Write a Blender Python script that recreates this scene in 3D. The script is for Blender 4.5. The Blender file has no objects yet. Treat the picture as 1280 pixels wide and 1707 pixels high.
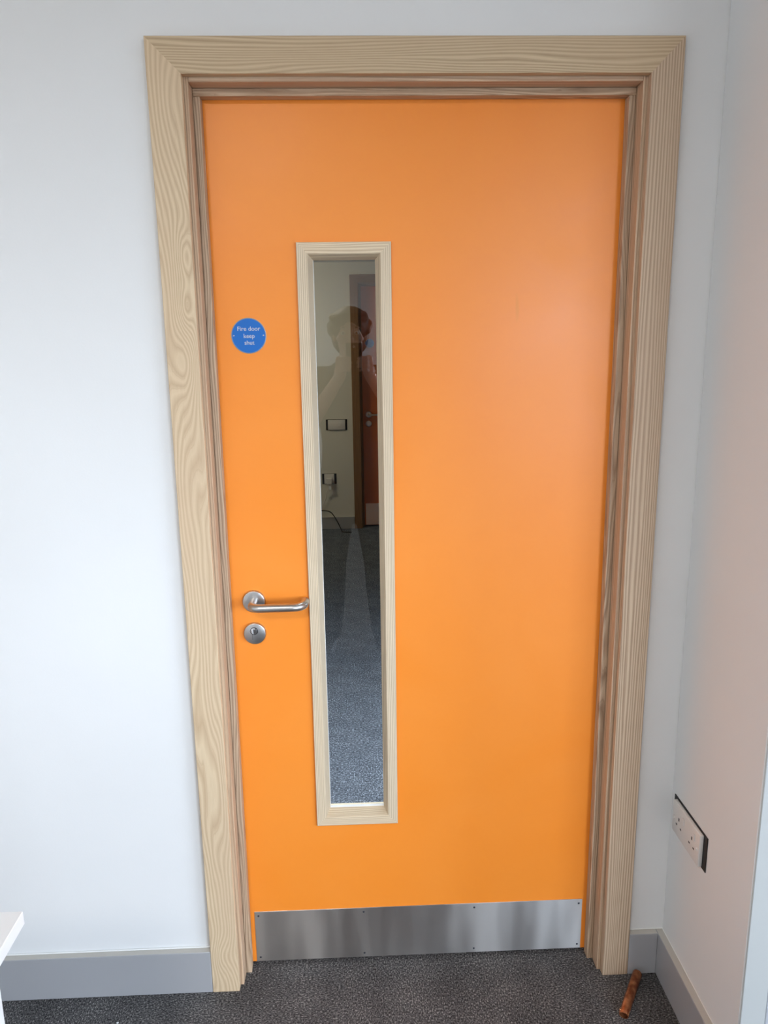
import bpy, bmesh, math, random
from mathutils import Vector, Matrix
random.seed(7)
C = bpy.context.scene.collection
S = bpy.context.scene

# ---------------------------------------------------------------- camera
F_PX = 1271.249
CAM = Vector((0.38248, -1.6234, 1.55323))
yaw, pitch, roll = 0.03545, -0.21393, -0.01451
fw = Vector((math.sin(yaw) * math.cos(pitch), math.cos(yaw) * math.cos(pitch), math.sin(pitch)))
rt0 = Vector((math.cos(yaw), -math.sin(yaw), 0)); up0 = rt0.cross(fw)
rt = rt0 * math.cos(roll) + up0 * math.sin(roll)
up = up0 * math.cos(roll) - rt0 * math.sin(roll)
cd = bpy.data.cameras.new('camera'); cam = bpy.data.objects.new('camera', cd); C.objects.link(cam)
M = Matrix.Identity(4)
for i in range(3):
    M[i][0] = rt[i]; M[i][1] = up[i]; M[i][2] = -fw[i]; M[i][3] = CAM[i]
cam.matrix_world = M
cd.sensor_fit = 'VERTICAL'; cd.sensor_height = 24.0; cd.lens = F_PX / 1707.0 * 24.0
cd.clip_start = 0.001; cd.clip_end = 60
S.camera = cam

# ---------------------------------------------------------------- world, lights, exposure
w = bpy.data.worlds.new('world'); S.world = w; w.use_nodes = True
# overcast sky: bright pale sky above the horizon, darker ground below it
bg = w.node_tree.nodes['Background']; bg.inputs[1].default_value = 23.0
tcw = w.node_tree.nodes.new('ShaderNodeTexCoord'); spw = w.node_tree.nodes.new('ShaderNodeSeparateXYZ'); rw = w.node_tree.nodes.new('ShaderNodeValToRGB')
w.node_tree.links.new(tcw.outputs['Generated'], spw.inputs[0]); mw = w.node_tree.nodes.new('ShaderNodeMath'); mw.operation = 'MULTIPLY_ADD'
mw.inputs[1].default_value = 0.5; mw.inputs[2].default_value = 0.5
w.node_tree.links.new(spw.outputs[2], mw.inputs[0]); w.node_tree.links.new(mw.outputs[0], rw.inputs[0]); w.node_tree.links.new(rw.outputs[0], bg.inputs[0])
rw.color_ramp.elements[0].position = 0.485; rw.color_ramp.elements[0].color = (0.10, 0.095, 0.085, 1)
rw.color_ramp.elements[1].position = 0.515; rw.color_ramp.elements[1].color = (0.78, 0.90, 1.06, 1)
S.view_settings.view_transform = 'Standard'; S.view_settings.look = 'None'
S.view_settings.gamma = 1.0; S.view_settings.use_curve_mapping = False
S.view_settings.exposure = 0.37

def area(name, loc, aim, sx, sy, watts, col):
    l = bpy.data.lights.new(name, 'AREA'); l.shape = 'RECTANGLE'; l.size = sx; l.size_y = sy
    l.energy = watts; l.color = col
    o = bpy.data.objects.new(name, l); C.objects.link(o); o.location = loc
    o.rotation_euler = (Vector(aim) - Vector(loc)).to_track_quat('-Z', 'Y').to_euler()
    return o
# daylight through the long side window on the right of the room and the smaller one in the rear wall
area('window_daylight', (6.11, -3.2, 1.55), (5.1, -3.2, 1.55), 3.8, 1.2, 1, (1, 1, 1)).data.cycles.is_portal = True
area('rear_window_daylight', (3.15, -5.36, 1.65), (3.15, -4.4, 1.65), 2.1, 1.4, 1, (1, 1, 1)).data.cycles.is_portal = True
area('room_fill', (-0.4, -2.8, 2.72), (-0.4, -2.8, 0), 0.6, 0.6, 38, (1.0, 0.94, 0.88))  # unseen fill light, added to lift the right-hand wall
# ceiling panels of the corridor beyond the door
area('corridor_lamp', (0.6, 0.60, 2.17), (0.6, 0.80, 0), 0.5, 0.5, 24, (0.78, 0.88, 1.0)).data.spread = math.radians(100)
area('corridor_far_lamp', (-0.9, 3.9, 2.17), (-0.4, 4.5, 0.6), 0.5, 0.5, 12, (1.0, 0.89, 0.64))

# ---------------------------------------------------------------- materials
def newmat(name):
    m = bpy.data.materials.new(name); m.use_nodes = True
    nt = m.node_tree; b = nt.nodes['Principled BSDF']
    return m, nt, b
def lin(r, g, b):
    f = lambda c: (c / 255 / 12.92) if c / 255 <= 0.04045 else ((c / 255 + 0.055) / 1.055) ** 2.4
    return (f(r), f(g), f(b), 1)
def node(nt, t, **k):
    n = nt.nodes.new(t)
    for a, v in k.items(): setattr(n, a, v)
    return n
def setin(n, **k):
    for a, v in k.items(): n.inputs[a.replace('_', ' ')].default_value = v
def math_(nt, op, a, b=None, c=None):
    n = node(nt, 'ShaderNodeMath', operation=op)
    for i, v in enumerate((a, b, c)):
        if v is None: continue
        if hasattr(v, 'is_linked') or hasattr(v, 'links'): nt.links.new(v, n.inputs[i])
        else: n.inputs[i].default_value = v
    return n.outputs[0]
def plain(name, col, rough=0.5, metal=0.0, bump=0.0, bscale=300, var=0.0, spec=0.5):
    m, nt, b = newmat(name)
    setin(b, Base_Color=col, Roughness=rough, Metallic=metal); b.inputs['Specular IOR Level'].default_value = spec
    tc = node(nt, 'ShaderNodeTexCoord')
    if bump:
        n = node(nt, 'ShaderNodeTexNoise'); setin(n, Scale=bscale, Detail=3.0); nt.links.new(tc.outputs['Object'], n.inputs['Vector'])
        bp = node(nt, 'ShaderNodeBump'); setin(bp, Strength=bump, Distance=0.001)
        nt.links.new(n.outputs['Fac'], bp.inputs['Height']); nt.links.new(bp.outputs[0], b.inputs['Normal'])
    if var:
        n2 = node(nt, 'ShaderNodeTexNoise'); setin(n2, Scale=2.3, Detail=5.0); nt.links.new(tc.outputs['Object'], n2.inputs['Vector'])
        r = node(nt, 'ShaderNodeValToRGB'); r.color_ramp.elements[0].position = 0.3; r.color_ramp.elements[1].position = 0.7
        r.color_ramp.elements[0].color = tuple(c * (1 - var) for c in col[:3]) + (1,); r.color_ramp.elements[1].color = col
        nt.links.new(n2.outputs['Fac'], r.inputs[0]); nt.links.new(r.outputs[0], b.inputs['Base Color'])
    return m

def ash(name, axis, seed, cross=1, freq=165, warp=1.2, wscale=(14, 1.6), light=(218, 198, 164), dark=(178, 150, 118), tint=(196, 168, 138), contrast=1.0, heart=0.0, knots=()):
    """ash timber: growth rings drawn out along `axis` (0 x, 2 z), counted across the board"""
    m, nt, b = newmat(name); L = nt.links
    tc = node(nt, 'ShaderNodeTexCoord'); sp = node(nt, 'ShaderNodeSeparateXYZ'); L.new(tc.outputs['Object'], sp.inputs[0])
    along = sp.outputs[axis]; acr = sp.outputs[2 - axis]; dep = sp.outputs[1]
    def stretched(ka, kl, off):
        cb = node(nt, 'ShaderNodeCombineXYZ')
        L.new(math_(nt, 'MULTIPLY_ADD', acr, ka, off), cb.inputs[0]); L.new(math_(nt, 'MULTIPLY', dep, ka), cb.inputs[1])
        L.new(math_(nt, 'MULTIPLY_ADD', along, kl, off * 1.7), cb.inputs[2]); return cb.outputs[0]
    def noise(vec, detail=2.0, rough=0.5):
        n = node(nt, 'ShaderNodeTexNoise'); setin(n, Scale=1.0, Detail=detail, Roughness=rough); L.new(vec, n.inputs['Vector']); return n.outputs['Fac']
    warpn = noise(stretched(wscale[0], wscale[1], seed), 1.5)
    fine = noise(stretched(60, 3.0, seed + 5), 2.0)
    r = math_(nt, 'MULTIPLY', math_(nt, 'ADD', acr, math_(nt, 'MULTIPLY', dep, 0.9)), freq * (1 - heart))
    r = math_(nt, 'MULTIPLY_ADD', warpn, warp * 6.0, r)
    r = math_(nt, 'MULTIPLY_ADD', fine, 0.9, r)
    for kx, kz, wx, wz, amp in knots:     # rings closing round a swirl of the grain
        ux = math_(nt, 'MULTIPLY', math_(nt, 'SUBTRACT', acr, kx), 1 / wx); uz = math_(nt, 'MULTIPLY', math_(nt, 'SUBTRACT', along, kz), 1 / wz)
        d2 = math_(nt, 'ADD', math_(nt, 'MULTIPLY', ux, ux), math_(nt, 'MULTIPLY', uz, uz))
        r = math_(nt, 'MULTIPLY_ADD', math_(nt, 'EXPONENT', math_(nt, 'MULTIPLY', d2, -1.0)), amp, r)
    saw = math_(nt, 'FRACT', r)
    ramp = node(nt, 'ShaderNodeValToRGB'); L.new(saw, ramp.inputs[0]); cr = ramp.color_ramp
    cr.elements[0].position = 0.0; cr.elements[0].color = (0.15, 0.15, 0.15, 1)
    cr.elements[1].position = 1.0; cr.elements[1].color = (0.55, 0.55, 0.55, 1)
    e = cr.elements.new(0.10); e.color = (0.8, 0.8, 0.8, 1)
    e = cr.elements.new(0.35); e.color = (1, 1, 1, 1)
    e = cr.elements.new(0.78); e.color = (0.0, 0.0, 0.0, 1)
    pores = noise(stretched(900, 25, seed + 9), 2.0, 0.6)
    blotch = noise(stretched(9, 1.4, seed + 3), 3.0)
    f = math_(nt, 'MULTIPLY_ADD', math_(nt, 'SUBTRACT', pores, 0.5), 0.55, ramp.outputs[0])
    f = math_(nt, 'MULTIPLY', f, contrast)
    f = math_(nt, 'ADD', f, 0.5 * (1 - contrast))
    mix = node(nt, 'ShaderNodeMix', data_type='RGBA'); L.new(f, mix.inputs[0])
    mix.inputs[6].default_value = lin(*dark); mix.inputs[7].default_value = lin(*light)
    br = node(nt, 'ShaderNodeValToRGB'); L.new(blotch, br.inputs[0]); br.color_ramp.elements[0].position = 0.45; br.color_ramp.elements[1].position = 0.75
    br.color_ramp.elements[0].color = (0, 0, 0, 1); br.color_ramp.elements[1].color = (0.6, 0.6, 0.6, 1)
    mix2 = node(nt, 'ShaderNodeMix', data_type='RGBA', blend_type='MIX'); L.new(br.outputs[0], mix2.inputs[0])
    L.new(mix.outputs[2], mix2.inputs[6]); mix2.inputs[7].default_value = lin(*tint)
    L.new(mix2.outputs[2], b.inputs['Base Color'])
    bp = node(nt, 'ShaderNodeBump'); setin(bp, Strength=0.25, Distance=0.0006); L.new(f, bp.inputs['Height']); L.new(bp.outputs[0], b.inputs['Normal'])
    setin(b, Roughness=0.55); b.inputs['Specular IOR Level'].default_value = 0.35
    return m

M_wall = plain('wall_paint', (0.78, 0.785, 0.78, 1), 0.75, bump=0.12, bscale=220, var=0.025)
M_ceil = plain('ceiling_paint', (0.78, 0.78, 0.76, 1), 0.9)
M_cor = plain('corridor_paint', (0.70, 0.68, 0.60, 1), 0.7, bump=0.1, bscale=200)
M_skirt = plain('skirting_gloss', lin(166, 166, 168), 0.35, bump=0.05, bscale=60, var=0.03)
M_skirt_toplit = plain('skirting_top_lit', lin(196, 192, 184), 0.4, var=0.05)  # top face painted lighter, standing for light from above
M_caulk = plain('caulk', (0.82, 0.82, 0.80, 1), 0.6)
M_white = plain('white_laminate', (0.86, 0.87, 0.88, 1), 0.32)
M_trimw = plain('white_trim_gloss', (0.80, 0.82, 0.84, 1), 0.3)
M_socket = plain('white_plastic', (0.72, 0.69, 0.66, 1), 0.3)
M_black = plain('black_plastic', (0.006, 0.006, 0.007, 1), 0.5)
M_dark = plain('dark_gap', (0.02, 0.018, 0.016, 1), 0.8)
M_tape_lit = plain('white_tape_and_lit_edge', (0.80, 0.82, 0.82, 1), 0.5)
M_blue = plain('blue_enamel', lin(16, 106, 192), 0.3)
M_ink = plain('silver_lettering', lin(190, 195, 205), 0.4, 0.3)
M_chromek = plain('bright_steel', (0.75, 0.75, 0.76, 1), 0.12, 1.0)
M_rim = plain('sign_rim', (0.34, 0.33, 0.32, 1), 0.5, 0.6)
M_screw = plain('screw_head', (0.16, 0.17, 0.2, 1), 0.35, 1.0)
M_copperend = plain('bright_copper', (0.95, 0.62, 0.35, 1), 0.2, 1.0, bump=0.6, bscale=700)
M_base = plain('floor_slab', (0.05, 0.05, 0.05, 1), 0.9)

# orange satin laminate with a few rubbed smudges
def orange_mat(name, smudge=True, c0=(0.93, 0.275, 0.026, 1), c1=(0.95, 0.30, 0.034, 1)):
    m, nt, b = newmat(name); L = nt.links
    tc = node(nt, 'ShaderNodeTexCoord')
    n = node(nt, 'ShaderNodeTexNoise'); setin(n, Scale=3.2, Detail=6.0, Roughness=0.6, Distortion=0.6); L.new(tc.outputs['Object'], n.inputs['Vector'])
    rr = node(nt, 'ShaderNodeMapRange'); setin(rr, From_Min=0.35, From_Max=0.7, To_Min=0.36, To_Max=0.46)
    L.new(n.outputs['Fac'], rr.inputs[0]); L.new(rr.outputs[0], b.inputs['Roughness'])
    col = node(nt, 'ShaderNodeValToRGB'); L.new(n.outputs['Fac'], col.inputs[0])
    col.color_ramp.elements[0].position = 0.3; col.color_ramp.elements[1].position = 0.75
    col.color_ramp.elements[0].color = c0; col.color_ramp.elements[1].color = c1
    L.new(col.outputs[0], b.inputs['Base Color'])
    b.inputs['Specular IOR Level'].default_value = 0.52
    if smudge:   # rubbed mark of its own shape
        sp = node(nt, 'ShaderNodeSeparateXYZ'); L.new(tc.outputs['Object'], sp.inputs[0])
        n3 = node(nt, 'ShaderNodeTexNoise'); setin(n3, Scale=25.0, Detail=3.0); L.new(tc.outputs['Object'], n3.inputs['Vector'])
        dx = math_(nt, 'MULTIPLY', math_(nt, 'SUBTRACT', sp.outputs[0], 0.735 - 0.5158), 190)
        dx = math_(nt, 'MULTIPLY_ADD', math_(nt, 'SUBTRACT', n3.outputs['Fac'], 0.5), 2.0, dx)
        dz = math_(nt, 'MULTIPLY', math_(nt, 'SUBTRACT', sp.outputs[2], 1.63), 28)
        d = math_(nt, 'SQRT', math_(nt, 'ADD', math_(nt, 'MULTIPLY', dx, dx), math_(nt, 'MULTIPLY', dz, dz)))
        k = node(nt, 'ShaderNodeMapRange'); setin(k, From_Min=0.3, From_Max=1.0, To_Min=0.5, To_Max=0.0); L.new(d, k.inputs[0])
        mx = node(nt, 'ShaderNodeMix', data_type='RGBA'); L.new(k.outputs[0], mx.inputs[0]); L.new(col.outputs[0], mx.inputs[6])
        mx.inputs[7].default_value = (0.80, 0.27, 0.02, 1); L.new(mx.outputs[2], b.inputs['Base Color'])
    return m
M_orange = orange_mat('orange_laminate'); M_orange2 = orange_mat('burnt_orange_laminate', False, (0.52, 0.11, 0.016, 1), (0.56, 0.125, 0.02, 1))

def steel(name, brushed, rough, col=(0.55, 0.55, 0.55, 1)):
    m, nt, b = newmat(name); L = nt.links
    setin(b, Metallic=1.0, Roughness=rough, Base_Color=col)
    tc = node(nt, 'ShaderNodeTexCoord'); mp = node(nt, 'ShaderNodeMapping'); L.new(tc.outputs['Object'], mp.inputs[0]); mp.inputs['Scale'].default_value = brushed
    n = node(nt, 'ShaderNodeTexNoise'); setin(n, Scale=1.0, Detail=4.0, Roughness=0.7); L.new(mp.outputs[0], n.inputs['Vector'])
    bp = node(nt, 'ShaderNodeBump'); setin(bp, Strength=0.12, Distance=0.0002); L.new(n.outputs['Fac'], bp.inputs['Height']); L.new(bp.outputs[0], b.inputs['Normal'])
    return m, nt, b
M_plate, nt_, b_ = steel('brushed_steel_plate', (25, 25, 1800), 0.30, (0.66, 0.64, 0.62, 1))
b_.inputs['Anisotropic'].default_value = 0.85
b_.inputs['Anisotropic Rotation'].default_value = 0.25
tg = node(nt_, 'ShaderNodeTangent', direction_type='RADIAL', axis='Z'); nt_.links.new(tg.outputs[0], b_.inputs['Tangent'])
tc_ = node(nt_, 'ShaderNodeTexCoord'); mp_ = node(nt_, 'ShaderNodeMapping'); mp_.inputs['Scale'].default_value = (9, 9, 1.5); nt_.links.new(tc_.outputs['Object'], mp_.inputs[0])
nn_ = node(nt_, 'ShaderNodeTexNoise'); setin(nn_, Scale=1.0, Detail=2.0); nt_.links.new(mp_.outputs[0], nn_.inputs['Vector'])
rm_ = node(nt_, 'ShaderNodeMapRange'); setin(rm_, From_Min=0.35, From_Max=0.65, To_Min=0.26, To_Max=0.44); nt_.links.new(nn_.outputs['Fac'], rm_.inputs[0]); nt_.links.new(rm_.outputs[0], b_.inputs['Roughness'])
M_steel, _, _ = steel('satin_steel', (400, 400, 400), 0.33, (0.54, 0.53, 0.52, 1))

def carpet_mat(name, seed, along_x, k=1.0, cols=((38, 37, 38), (86, 85, 86), (112, 111, 111), (178, 175, 172))):
    m, nt, b = newmat(name); L = nt.links
    tc = node(nt, 'ShaderNodeTexCoord'); mp = node(nt, 'ShaderNodeMapping'); L.new(tc.outputs['Object'], mp.inputs[0])
    mp.inputs['Scale'].default_value = (190 * k, 330 * k, 300) if along_x else (330 * k, 190 * k, 300); mp.inputs['Location'].default_value = (seed * 3.1, seed, 0)
    n = node(nt, 'ShaderNodeTexNoise'); setin(n, Scale=1.0, Detail=3.5, Roughness=0.75); L.new(mp.outputs[0], n.inputs['Vector'])
    n2 = node(nt, 'ShaderNodeTexNoise'); setin(n2, Scale=9.0, Detail=3.0); L.new(tc.outputs['Object'], n2.inputs['Vector'])
    f = math_(nt, 'MULTIPLY_ADD', n2.outputs['Fac'], 0.12, math_(nt, 'SUBTRACT', n.outputs['Fac'], 0.06))
    r = node(nt, 'ShaderNodeValToRGB'); L.new(f, r.inputs[0]); cr = r.color_ramp
    cr.elements[0].position = 0.38; cr.elements[0].color = lin(*cols[0])
    cr.elements[1].position = 0.64; cr.elements[1].color = lin(*cols[3])
    e = cr.elements.new(0.49); e.color = lin(*cols[1])
    e = cr.elements.new(0.57); e.color = lin(*cols[2])
    L.new(r.outputs[0], b.inputs['Base Color'])
    bp = node(nt, 'ShaderNodeBump'); setin(bp, Strength=0.9, Distance=0.003); L.new(n.outputs['Fac'], bp.inputs['Height']); L.new(bp.outputs[0], b.inputs['Normal'])
    setin(b, Roughness=1.0); b.inputs['Specular IOR Level'].default_value = 0.1
    return m
M_carpet = [carpet_mat('carpet_lengthways', 1, False), carpet_mat('carpet_crossways', 5, True)]
cc = ((44, 48, 54), (88, 93, 102), (114, 120, 130), (180, 187, 197))
M_carpet += [carpet_mat('corridor_carpet_lengthways', 8, False, 0.62, cc), carpet_mat('corridor_carpet_crossways', 9, True, 0.62, cc)]

def glass_mat():
    m, nt, b = newmat('clear_glass')
    setin(b, Base_Color=(0.93, 0.97, 0.95, 1), Roughness=0.0, IOR=1.68); b.inputs['Transmission Weight'].default_value = 1.0
    return m
M_glass = glass_mat()

# copper pipe, brown and tarnished
M_copper, nt_, b_ = newmat('tarnished_copper')
tc_ = node(nt_, 'ShaderNodeTexCoord'); nn_ = node(nt_, 'ShaderNodeTexNoise'); setin(nn_, Scale=60.0, Detail=5.0); nt_.links.new(tc_.outputs['Object'], nn_.inputs['Vector'])
r_ = node(nt_, 'ShaderNodeValToRGB'); nt_.links.new(nn_.outputs['Fac'], r_.inputs[0]); r_.color_ramp.elements[0].position = 0.35; r_.color_ramp.elements[1].position = 0.7
r_.color_ramp.elements[0].color = (0.24, 0.07, 0.028, 1); r_.color_ramp.elements[1].color = (0.62, 0.25, 0.11, 1)
nt_.links.new(r_.outputs[0], b_.inputs['Base Color']); setin(b_, Metallic=0.75, Roughness=0.33)

KN = [(KX[0] - .5176, KX[1], a, b, c) for KX, a, b, c in (((0.0505, 1.735), .016, .050, 3.6), ((0.0450, 1.635), .014, .045, 3.2), ((0.036, 1.530), .030, .060, -3.2), ((0.035, 1.250), .03, .14, 2.2), ((0.045, .55), .03, .15, -2.6), ((0.030, .10), .03, .05, 3.5))]
WOODS = dict(
    left=ash('ash_flowing', 2, 12.3, freq=165, warp=2.6, wscale=(10, 2.1), heart=0.45, contrast=0.62, knots=KN, light=(224, 203, 170), dark=(186, 158, 126), tint=(206, 178, 148)),
    right=ash('ash_straight', 2, 3.1, freq=160, warp=0.8, wscale=(26, 0.9), contrast=0.95, light=(212, 190, 162), dark=(158, 130, 106), tint=(188, 162, 138)),
    head=ash('ash_head', 0, 8.4, freq=175, warp=1.8, wscale=(16, 1.6), contrast=0.72, light=(214, 192, 158), dark=(164, 138, 108), tint=(194, 168, 136)),
    frame_v=ash('ash_frame_upright', 2, 21.0, freq=140, warp=0.9, wscale=(20, 1.2), contrast=0.8, light=(212, 186, 156), dark=(164, 134, 108), tint=(186, 152, 126)),
    frame_h=ash('ash_frame_head', 0, 25.0, freq=140, warp=0.9, wscale=(20, 1.2), contrast=0.8, light=(214, 188, 158), dark=(168, 136, 110), tint=(190, 156, 130)),
    stop_v=ash('ash_stop_upright', 2, 31.0, freq=110, warp=1.6, wscale=(26, 2.2), contrast=0.8, light=(206, 182, 154), dark=(146, 118, 94), tint=(172, 142, 116)),
    stop_h=ash('ash_stop_head', 0, 37.0, freq=110, warp=1.6, wscale=(26, 2.2), contrast=0.8, light=(212, 186, 156), dark=(152, 122, 96), tint=(182, 150, 122)),
    bead_v=ash('ash_bead_upright', 2, 44.0, freq=260, warp=0.7, wscale=(14, 1.0), light=(232, 216, 188), dark=(184, 162, 134), tint=(216, 196, 166)),
    bead_h=ash('ash_bead_level', 0, 47.0, freq=200, warp=1.2, wscale=(16, 2.0), light=(230, 212, 182), dark=(196, 172, 142), tint=(216, 188, 156)),
    far=ash('ash_frame_shaded', 2, 51.0, freq=120, warp=0.8, light=(150, 112, 74), dark=(112, 78, 48), tint=(130, 94, 60)),  # same ash as the near frame, corridor shade put into the brown
)

# ---------------------------------------------------------------- mesh helpers
def obj(name, bm, m, parent=None, base=(0, 0, 0), smooth=False, kind=None):
    me = bpy.data.meshes.new(name)
    bmesh.ops.recalc_face_normals(bm, faces=bm.faces[:])
    bm.to_mesh(me); bm.free()
    me.materials.append(m)
    if smooth:
        for p in me.polygons: p.use_smooth = True
    o = bpy.data.objects.new(name, me); C.objects.link(o)
    # vertices are given in world space; the parent chain supplies the base
    b = Vector(base)
    me.transform(Matrix.Translation(-b))
    if parent is None: o.location = b
    else: o.parent = parent
    if kind: o['kind'] = kind
    return o
def smooth_by_angle(o, deg=35):
    for p in o.data.polygons: p.use_smooth = True
    o.data.set_sharp_from_angle(angle=math.radians(deg))
    return o
def tag(o, label, cat, group=None, kind=None):
    o['label'] = label; o['category'] = cat
    if group: o['group'] = group
    if kind: o['kind'] = kind
    return o
def empty(name, loc):
    o = bpy.data.objects.new(name, None); C.objects.link(o); o.location = loc; o.empty_display_size = 0.05; return o
def add_box(bm, lo, hi, bev=0.0, seg=1):
    lo = Vector(lo); hi = Vector(hi)
    r = bmesh.ops.create_cube(bm, size=1.0)
    vs = r['verts']
    for v in vs:
        v.co = Vector(((lo.x + hi.x) / 2 + v.co.x * (hi.x - lo.x), (lo.y + hi.y) / 2 + v.co.y * (hi.y - lo.y), (lo.z + hi.z) / 2 + v.co.z * (hi.z - lo.z)))
    if bev:
        es = {e for v in vs for e in v.link_edges}
        bmesh.ops.bevel(bm, geom=list(es), offset=bev, segments=seg, affect='EDGES', profile=0.5)
def box(lo, hi, bev=0.0, seg=1):
    bm = bmesh.new(); add_box(bm, lo, hi, bev, seg); return bm
def add_lathe(bm, prof, cen, axis='y', n=48):
    """prof: (radius, distance along axis)"""
    rings = []
    for r, d in prof:
        ring = []
        for k in range(n):
            a = 2 * math.pi * k / n
            p = {'y': (r * math.cos(a), d, r * math.sin(a)), 'x': (d, r * math.cos(a), r * math.sin(a)), 'z': (r * math.cos(a), r * math.sin(a), d)}[axis]
            ring.append(bm.verts.new(Vector(cen) + Vector(p)))
        rings.append(ring)
    for a, b in zip(rings, rings[1:]):
        for k in range(n): bm.faces.new((a[k], a[(k + 1) % n], b[(k + 1) % n], b[k]))
    bm.faces.new(rings[0]); bm.faces.new(rings[-1])
def catmull(pts, sub=8):
    P = [Vector(p) for p in pts]; P = [P[0] * 2 - P[1]] + P + [P[-1] * 2 - P[-2]]; out = []
    for i in range(1, len(P) - 2):
        for k in range(sub):
            t = k / sub; a, b, c, d = P[i - 1:i + 3]
            out.append(0.5 * ((2 * b) + (c - a) * t + (2 * a - 5 * b + 4 * c - d) * t * t + (3 * b - a - 3 * c + d) * t ** 3))
    out.append(P[-2]); return out
def add_tube(bm, pts, rad, n=16, cap=True):
    P = [Vector(p) for p in pts]; R = rad if isinstance(rad, (list, tuple)) else [rad] * len(P)
    t0 = (P[1] - P[0]).normalized(); ref = Vector((0, 0, 1)) if abs(t0.z) < 0.9 else Vector((1, 0, 0))
    u = t0.cross(ref).normalized(); rings = []
    for i, p in enumerate(P):
        t = (P[min(i + 1, len(P) - 1)] - P[max(i - 1, 0)]).normalized()
        u = (u - t * u.dot(t)).normalized(); v = t.cross(u)
        rings.append([bm.verts.new(p + (u * math.cos(2 * math.pi * k / n) + v * math.sin(2 * math.pi * k / n)) * R[i]) for k in range(n)])
    for a, b in zip(rings, rings[1:]):
        for k in range(n): bm.faces.new((a[k], a[(k + 1) % n], b[(k + 1) % n], b[k]))
    if cap: bm.faces.new(rings[0]); bm.faces.new(rings[-1])
def member(side, x0, x1, z0, z1, prof, mitre0=False, kx=1.0):
    """prism along one side of the rectangle x0..x1, z0..z1; prof = closed list of (inward offset, y); far ends mitred"""
    bm = bmesh.new(); A = []; B = []
    for u, y in prof:
        if side == 'left': p, q = (x0 + u, y, z0 + (u if mitre0 else 0)), (x0 + u, y, z1 - u * kx)
        if side == 'right': p, q = (x1 - u, y, z0 + (u if mitre0 else 0)), (x1 - u, y, z1 - u * kx)
        if side == 'top': p, q = (x0 + u, y, z1 - u), (x1 - u * kx, y, z1 - u)
        if side == 'bottom': p, q = (x0 + u, y, z0 + u), (x1 - u, y, z0 + u)
        A.append(bm.verts.new(p)); B.append(bm.verts.new(q))
    n = len(prof)
    for k in range(n): bm.faces.new((A[k], A[(k + 1) % n], B[(k + 1) % n], B[k]))
    bm.faces.new(A); bm.faces.new(B)
    return bm

# ---------------------------------------------------------------- main dimensions (metres, from the photograph)
W, H = 1.0351, 2.13                    # outer size of the architrave
AL, AR, AT = 0.0653, 0.0633, 0.018     # architrave widths and thickness
MG, ST_S = 0.0087, 0.0144              # margin of lining showing, stop thickness
Y_ST, Y_D = 0.0369, 0.0645             # front of stop, front of leaf
WT = 0.13                              # wall thickness
XC = 1.125                             # corner with the nib wall
SK_H, SK_T = 0.1153, 0.0185
NIB = -0.370
LEAF_T = 0.044
ROOM = dict(x0=-1.45, x1=6.0, y0=-5.3, z=2.75)
COR = dict(x0=-2.2, x1=2.4, y1=4.89, z=2.23)

# ---------------------------------------------------------------- structure
xo0, xo1, zo = AL + MG - 0.032, W - AR - MG + 0.032, H - AL - MG + 0.032   # wall opening = outside of lining
bm = bmesh.new()
add_box(bm, (COR['x0'] - .1, 0, 0), (xo0, WT, ROOM['z'])); add_box(bm, (xo1, 0, 0), (ROOM['x1'] + .15, WT, ROOM['z'])); add_box(bm, (xo0, 0, zo), (xo1, WT, ROOM['z']))
tag(obj('wall_back', bm, M_wall), 'white painted wall that the orange fire door is set in', 'wall', kind='structure')
tag(obj('wall_right', box((XC, NIB, 0), (ROOM['x1'] + .15, -0.0005, ROOM['z']), 0.0015), M_wall), 'short return wall beside the door carrying the double socket', 'wall', kind='structure')
tag(obj('wall_left', box((ROOM['x0'] - .12, ROOM['y0'] - .12, 0), (ROOM['x0'], -.0005, ROOM['z'])), M_wall), 'white side wall of the room, left of the desk', 'wall', kind='structure')
bm = bmesh.new()   # rear window opening
ry = ROOM['y0']
add_box(bm, (ROOM['x0'] + .001, ry - .12, 0), (2.1, ry, ROOM['z'])); add_box(bm, (4.2, ry - .12, 0), (ROOM['x1'] + .15, ry, ROOM['z']))
add_box(bm, (2.1, ry - .12, 0), (4.2, ry, .95)); add_box(bm, (2.1, ry - .12, 2.35), (4.2, ry, ROOM['z']))
tag(obj('wall_front', bm, M_wall), 'white wall behind the photographer', 'wall', kind='structure')
bm = bmesh.new()   # window wall on the right of the room
wy0, wy1, wz0, wz1 = -5.1, -1.3, 0.95, 2.15
x0, x1 = ROOM['x1'], ROOM['x1'] + .15
add_box(bm, (x0, ROOM['y0'], 0), (x1, wy0, ROOM['z'])); add_box(bm, (x0, wy1, 0), (x1, NIB, ROOM['z']))
add_box(bm, (x0, wy0, 0), (x1, wy1, wz0)); add_box(bm, (x0, wy0, wz1), (x1, wy1, ROOM['z']))
tag(obj('wall_window_side', bm, M_wall), 'white outer wall of the room with the long window', 'wall', kind='structure')
tag(obj('ceiling', box((ROOM['x0'], ROOM['y0'], ROOM['z']), (ROOM['x1'] + .15, WT, ROOM['z'] + .1)), M_ceil), 'white ceiling of the room', 'ceiling', kind='structure')
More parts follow.
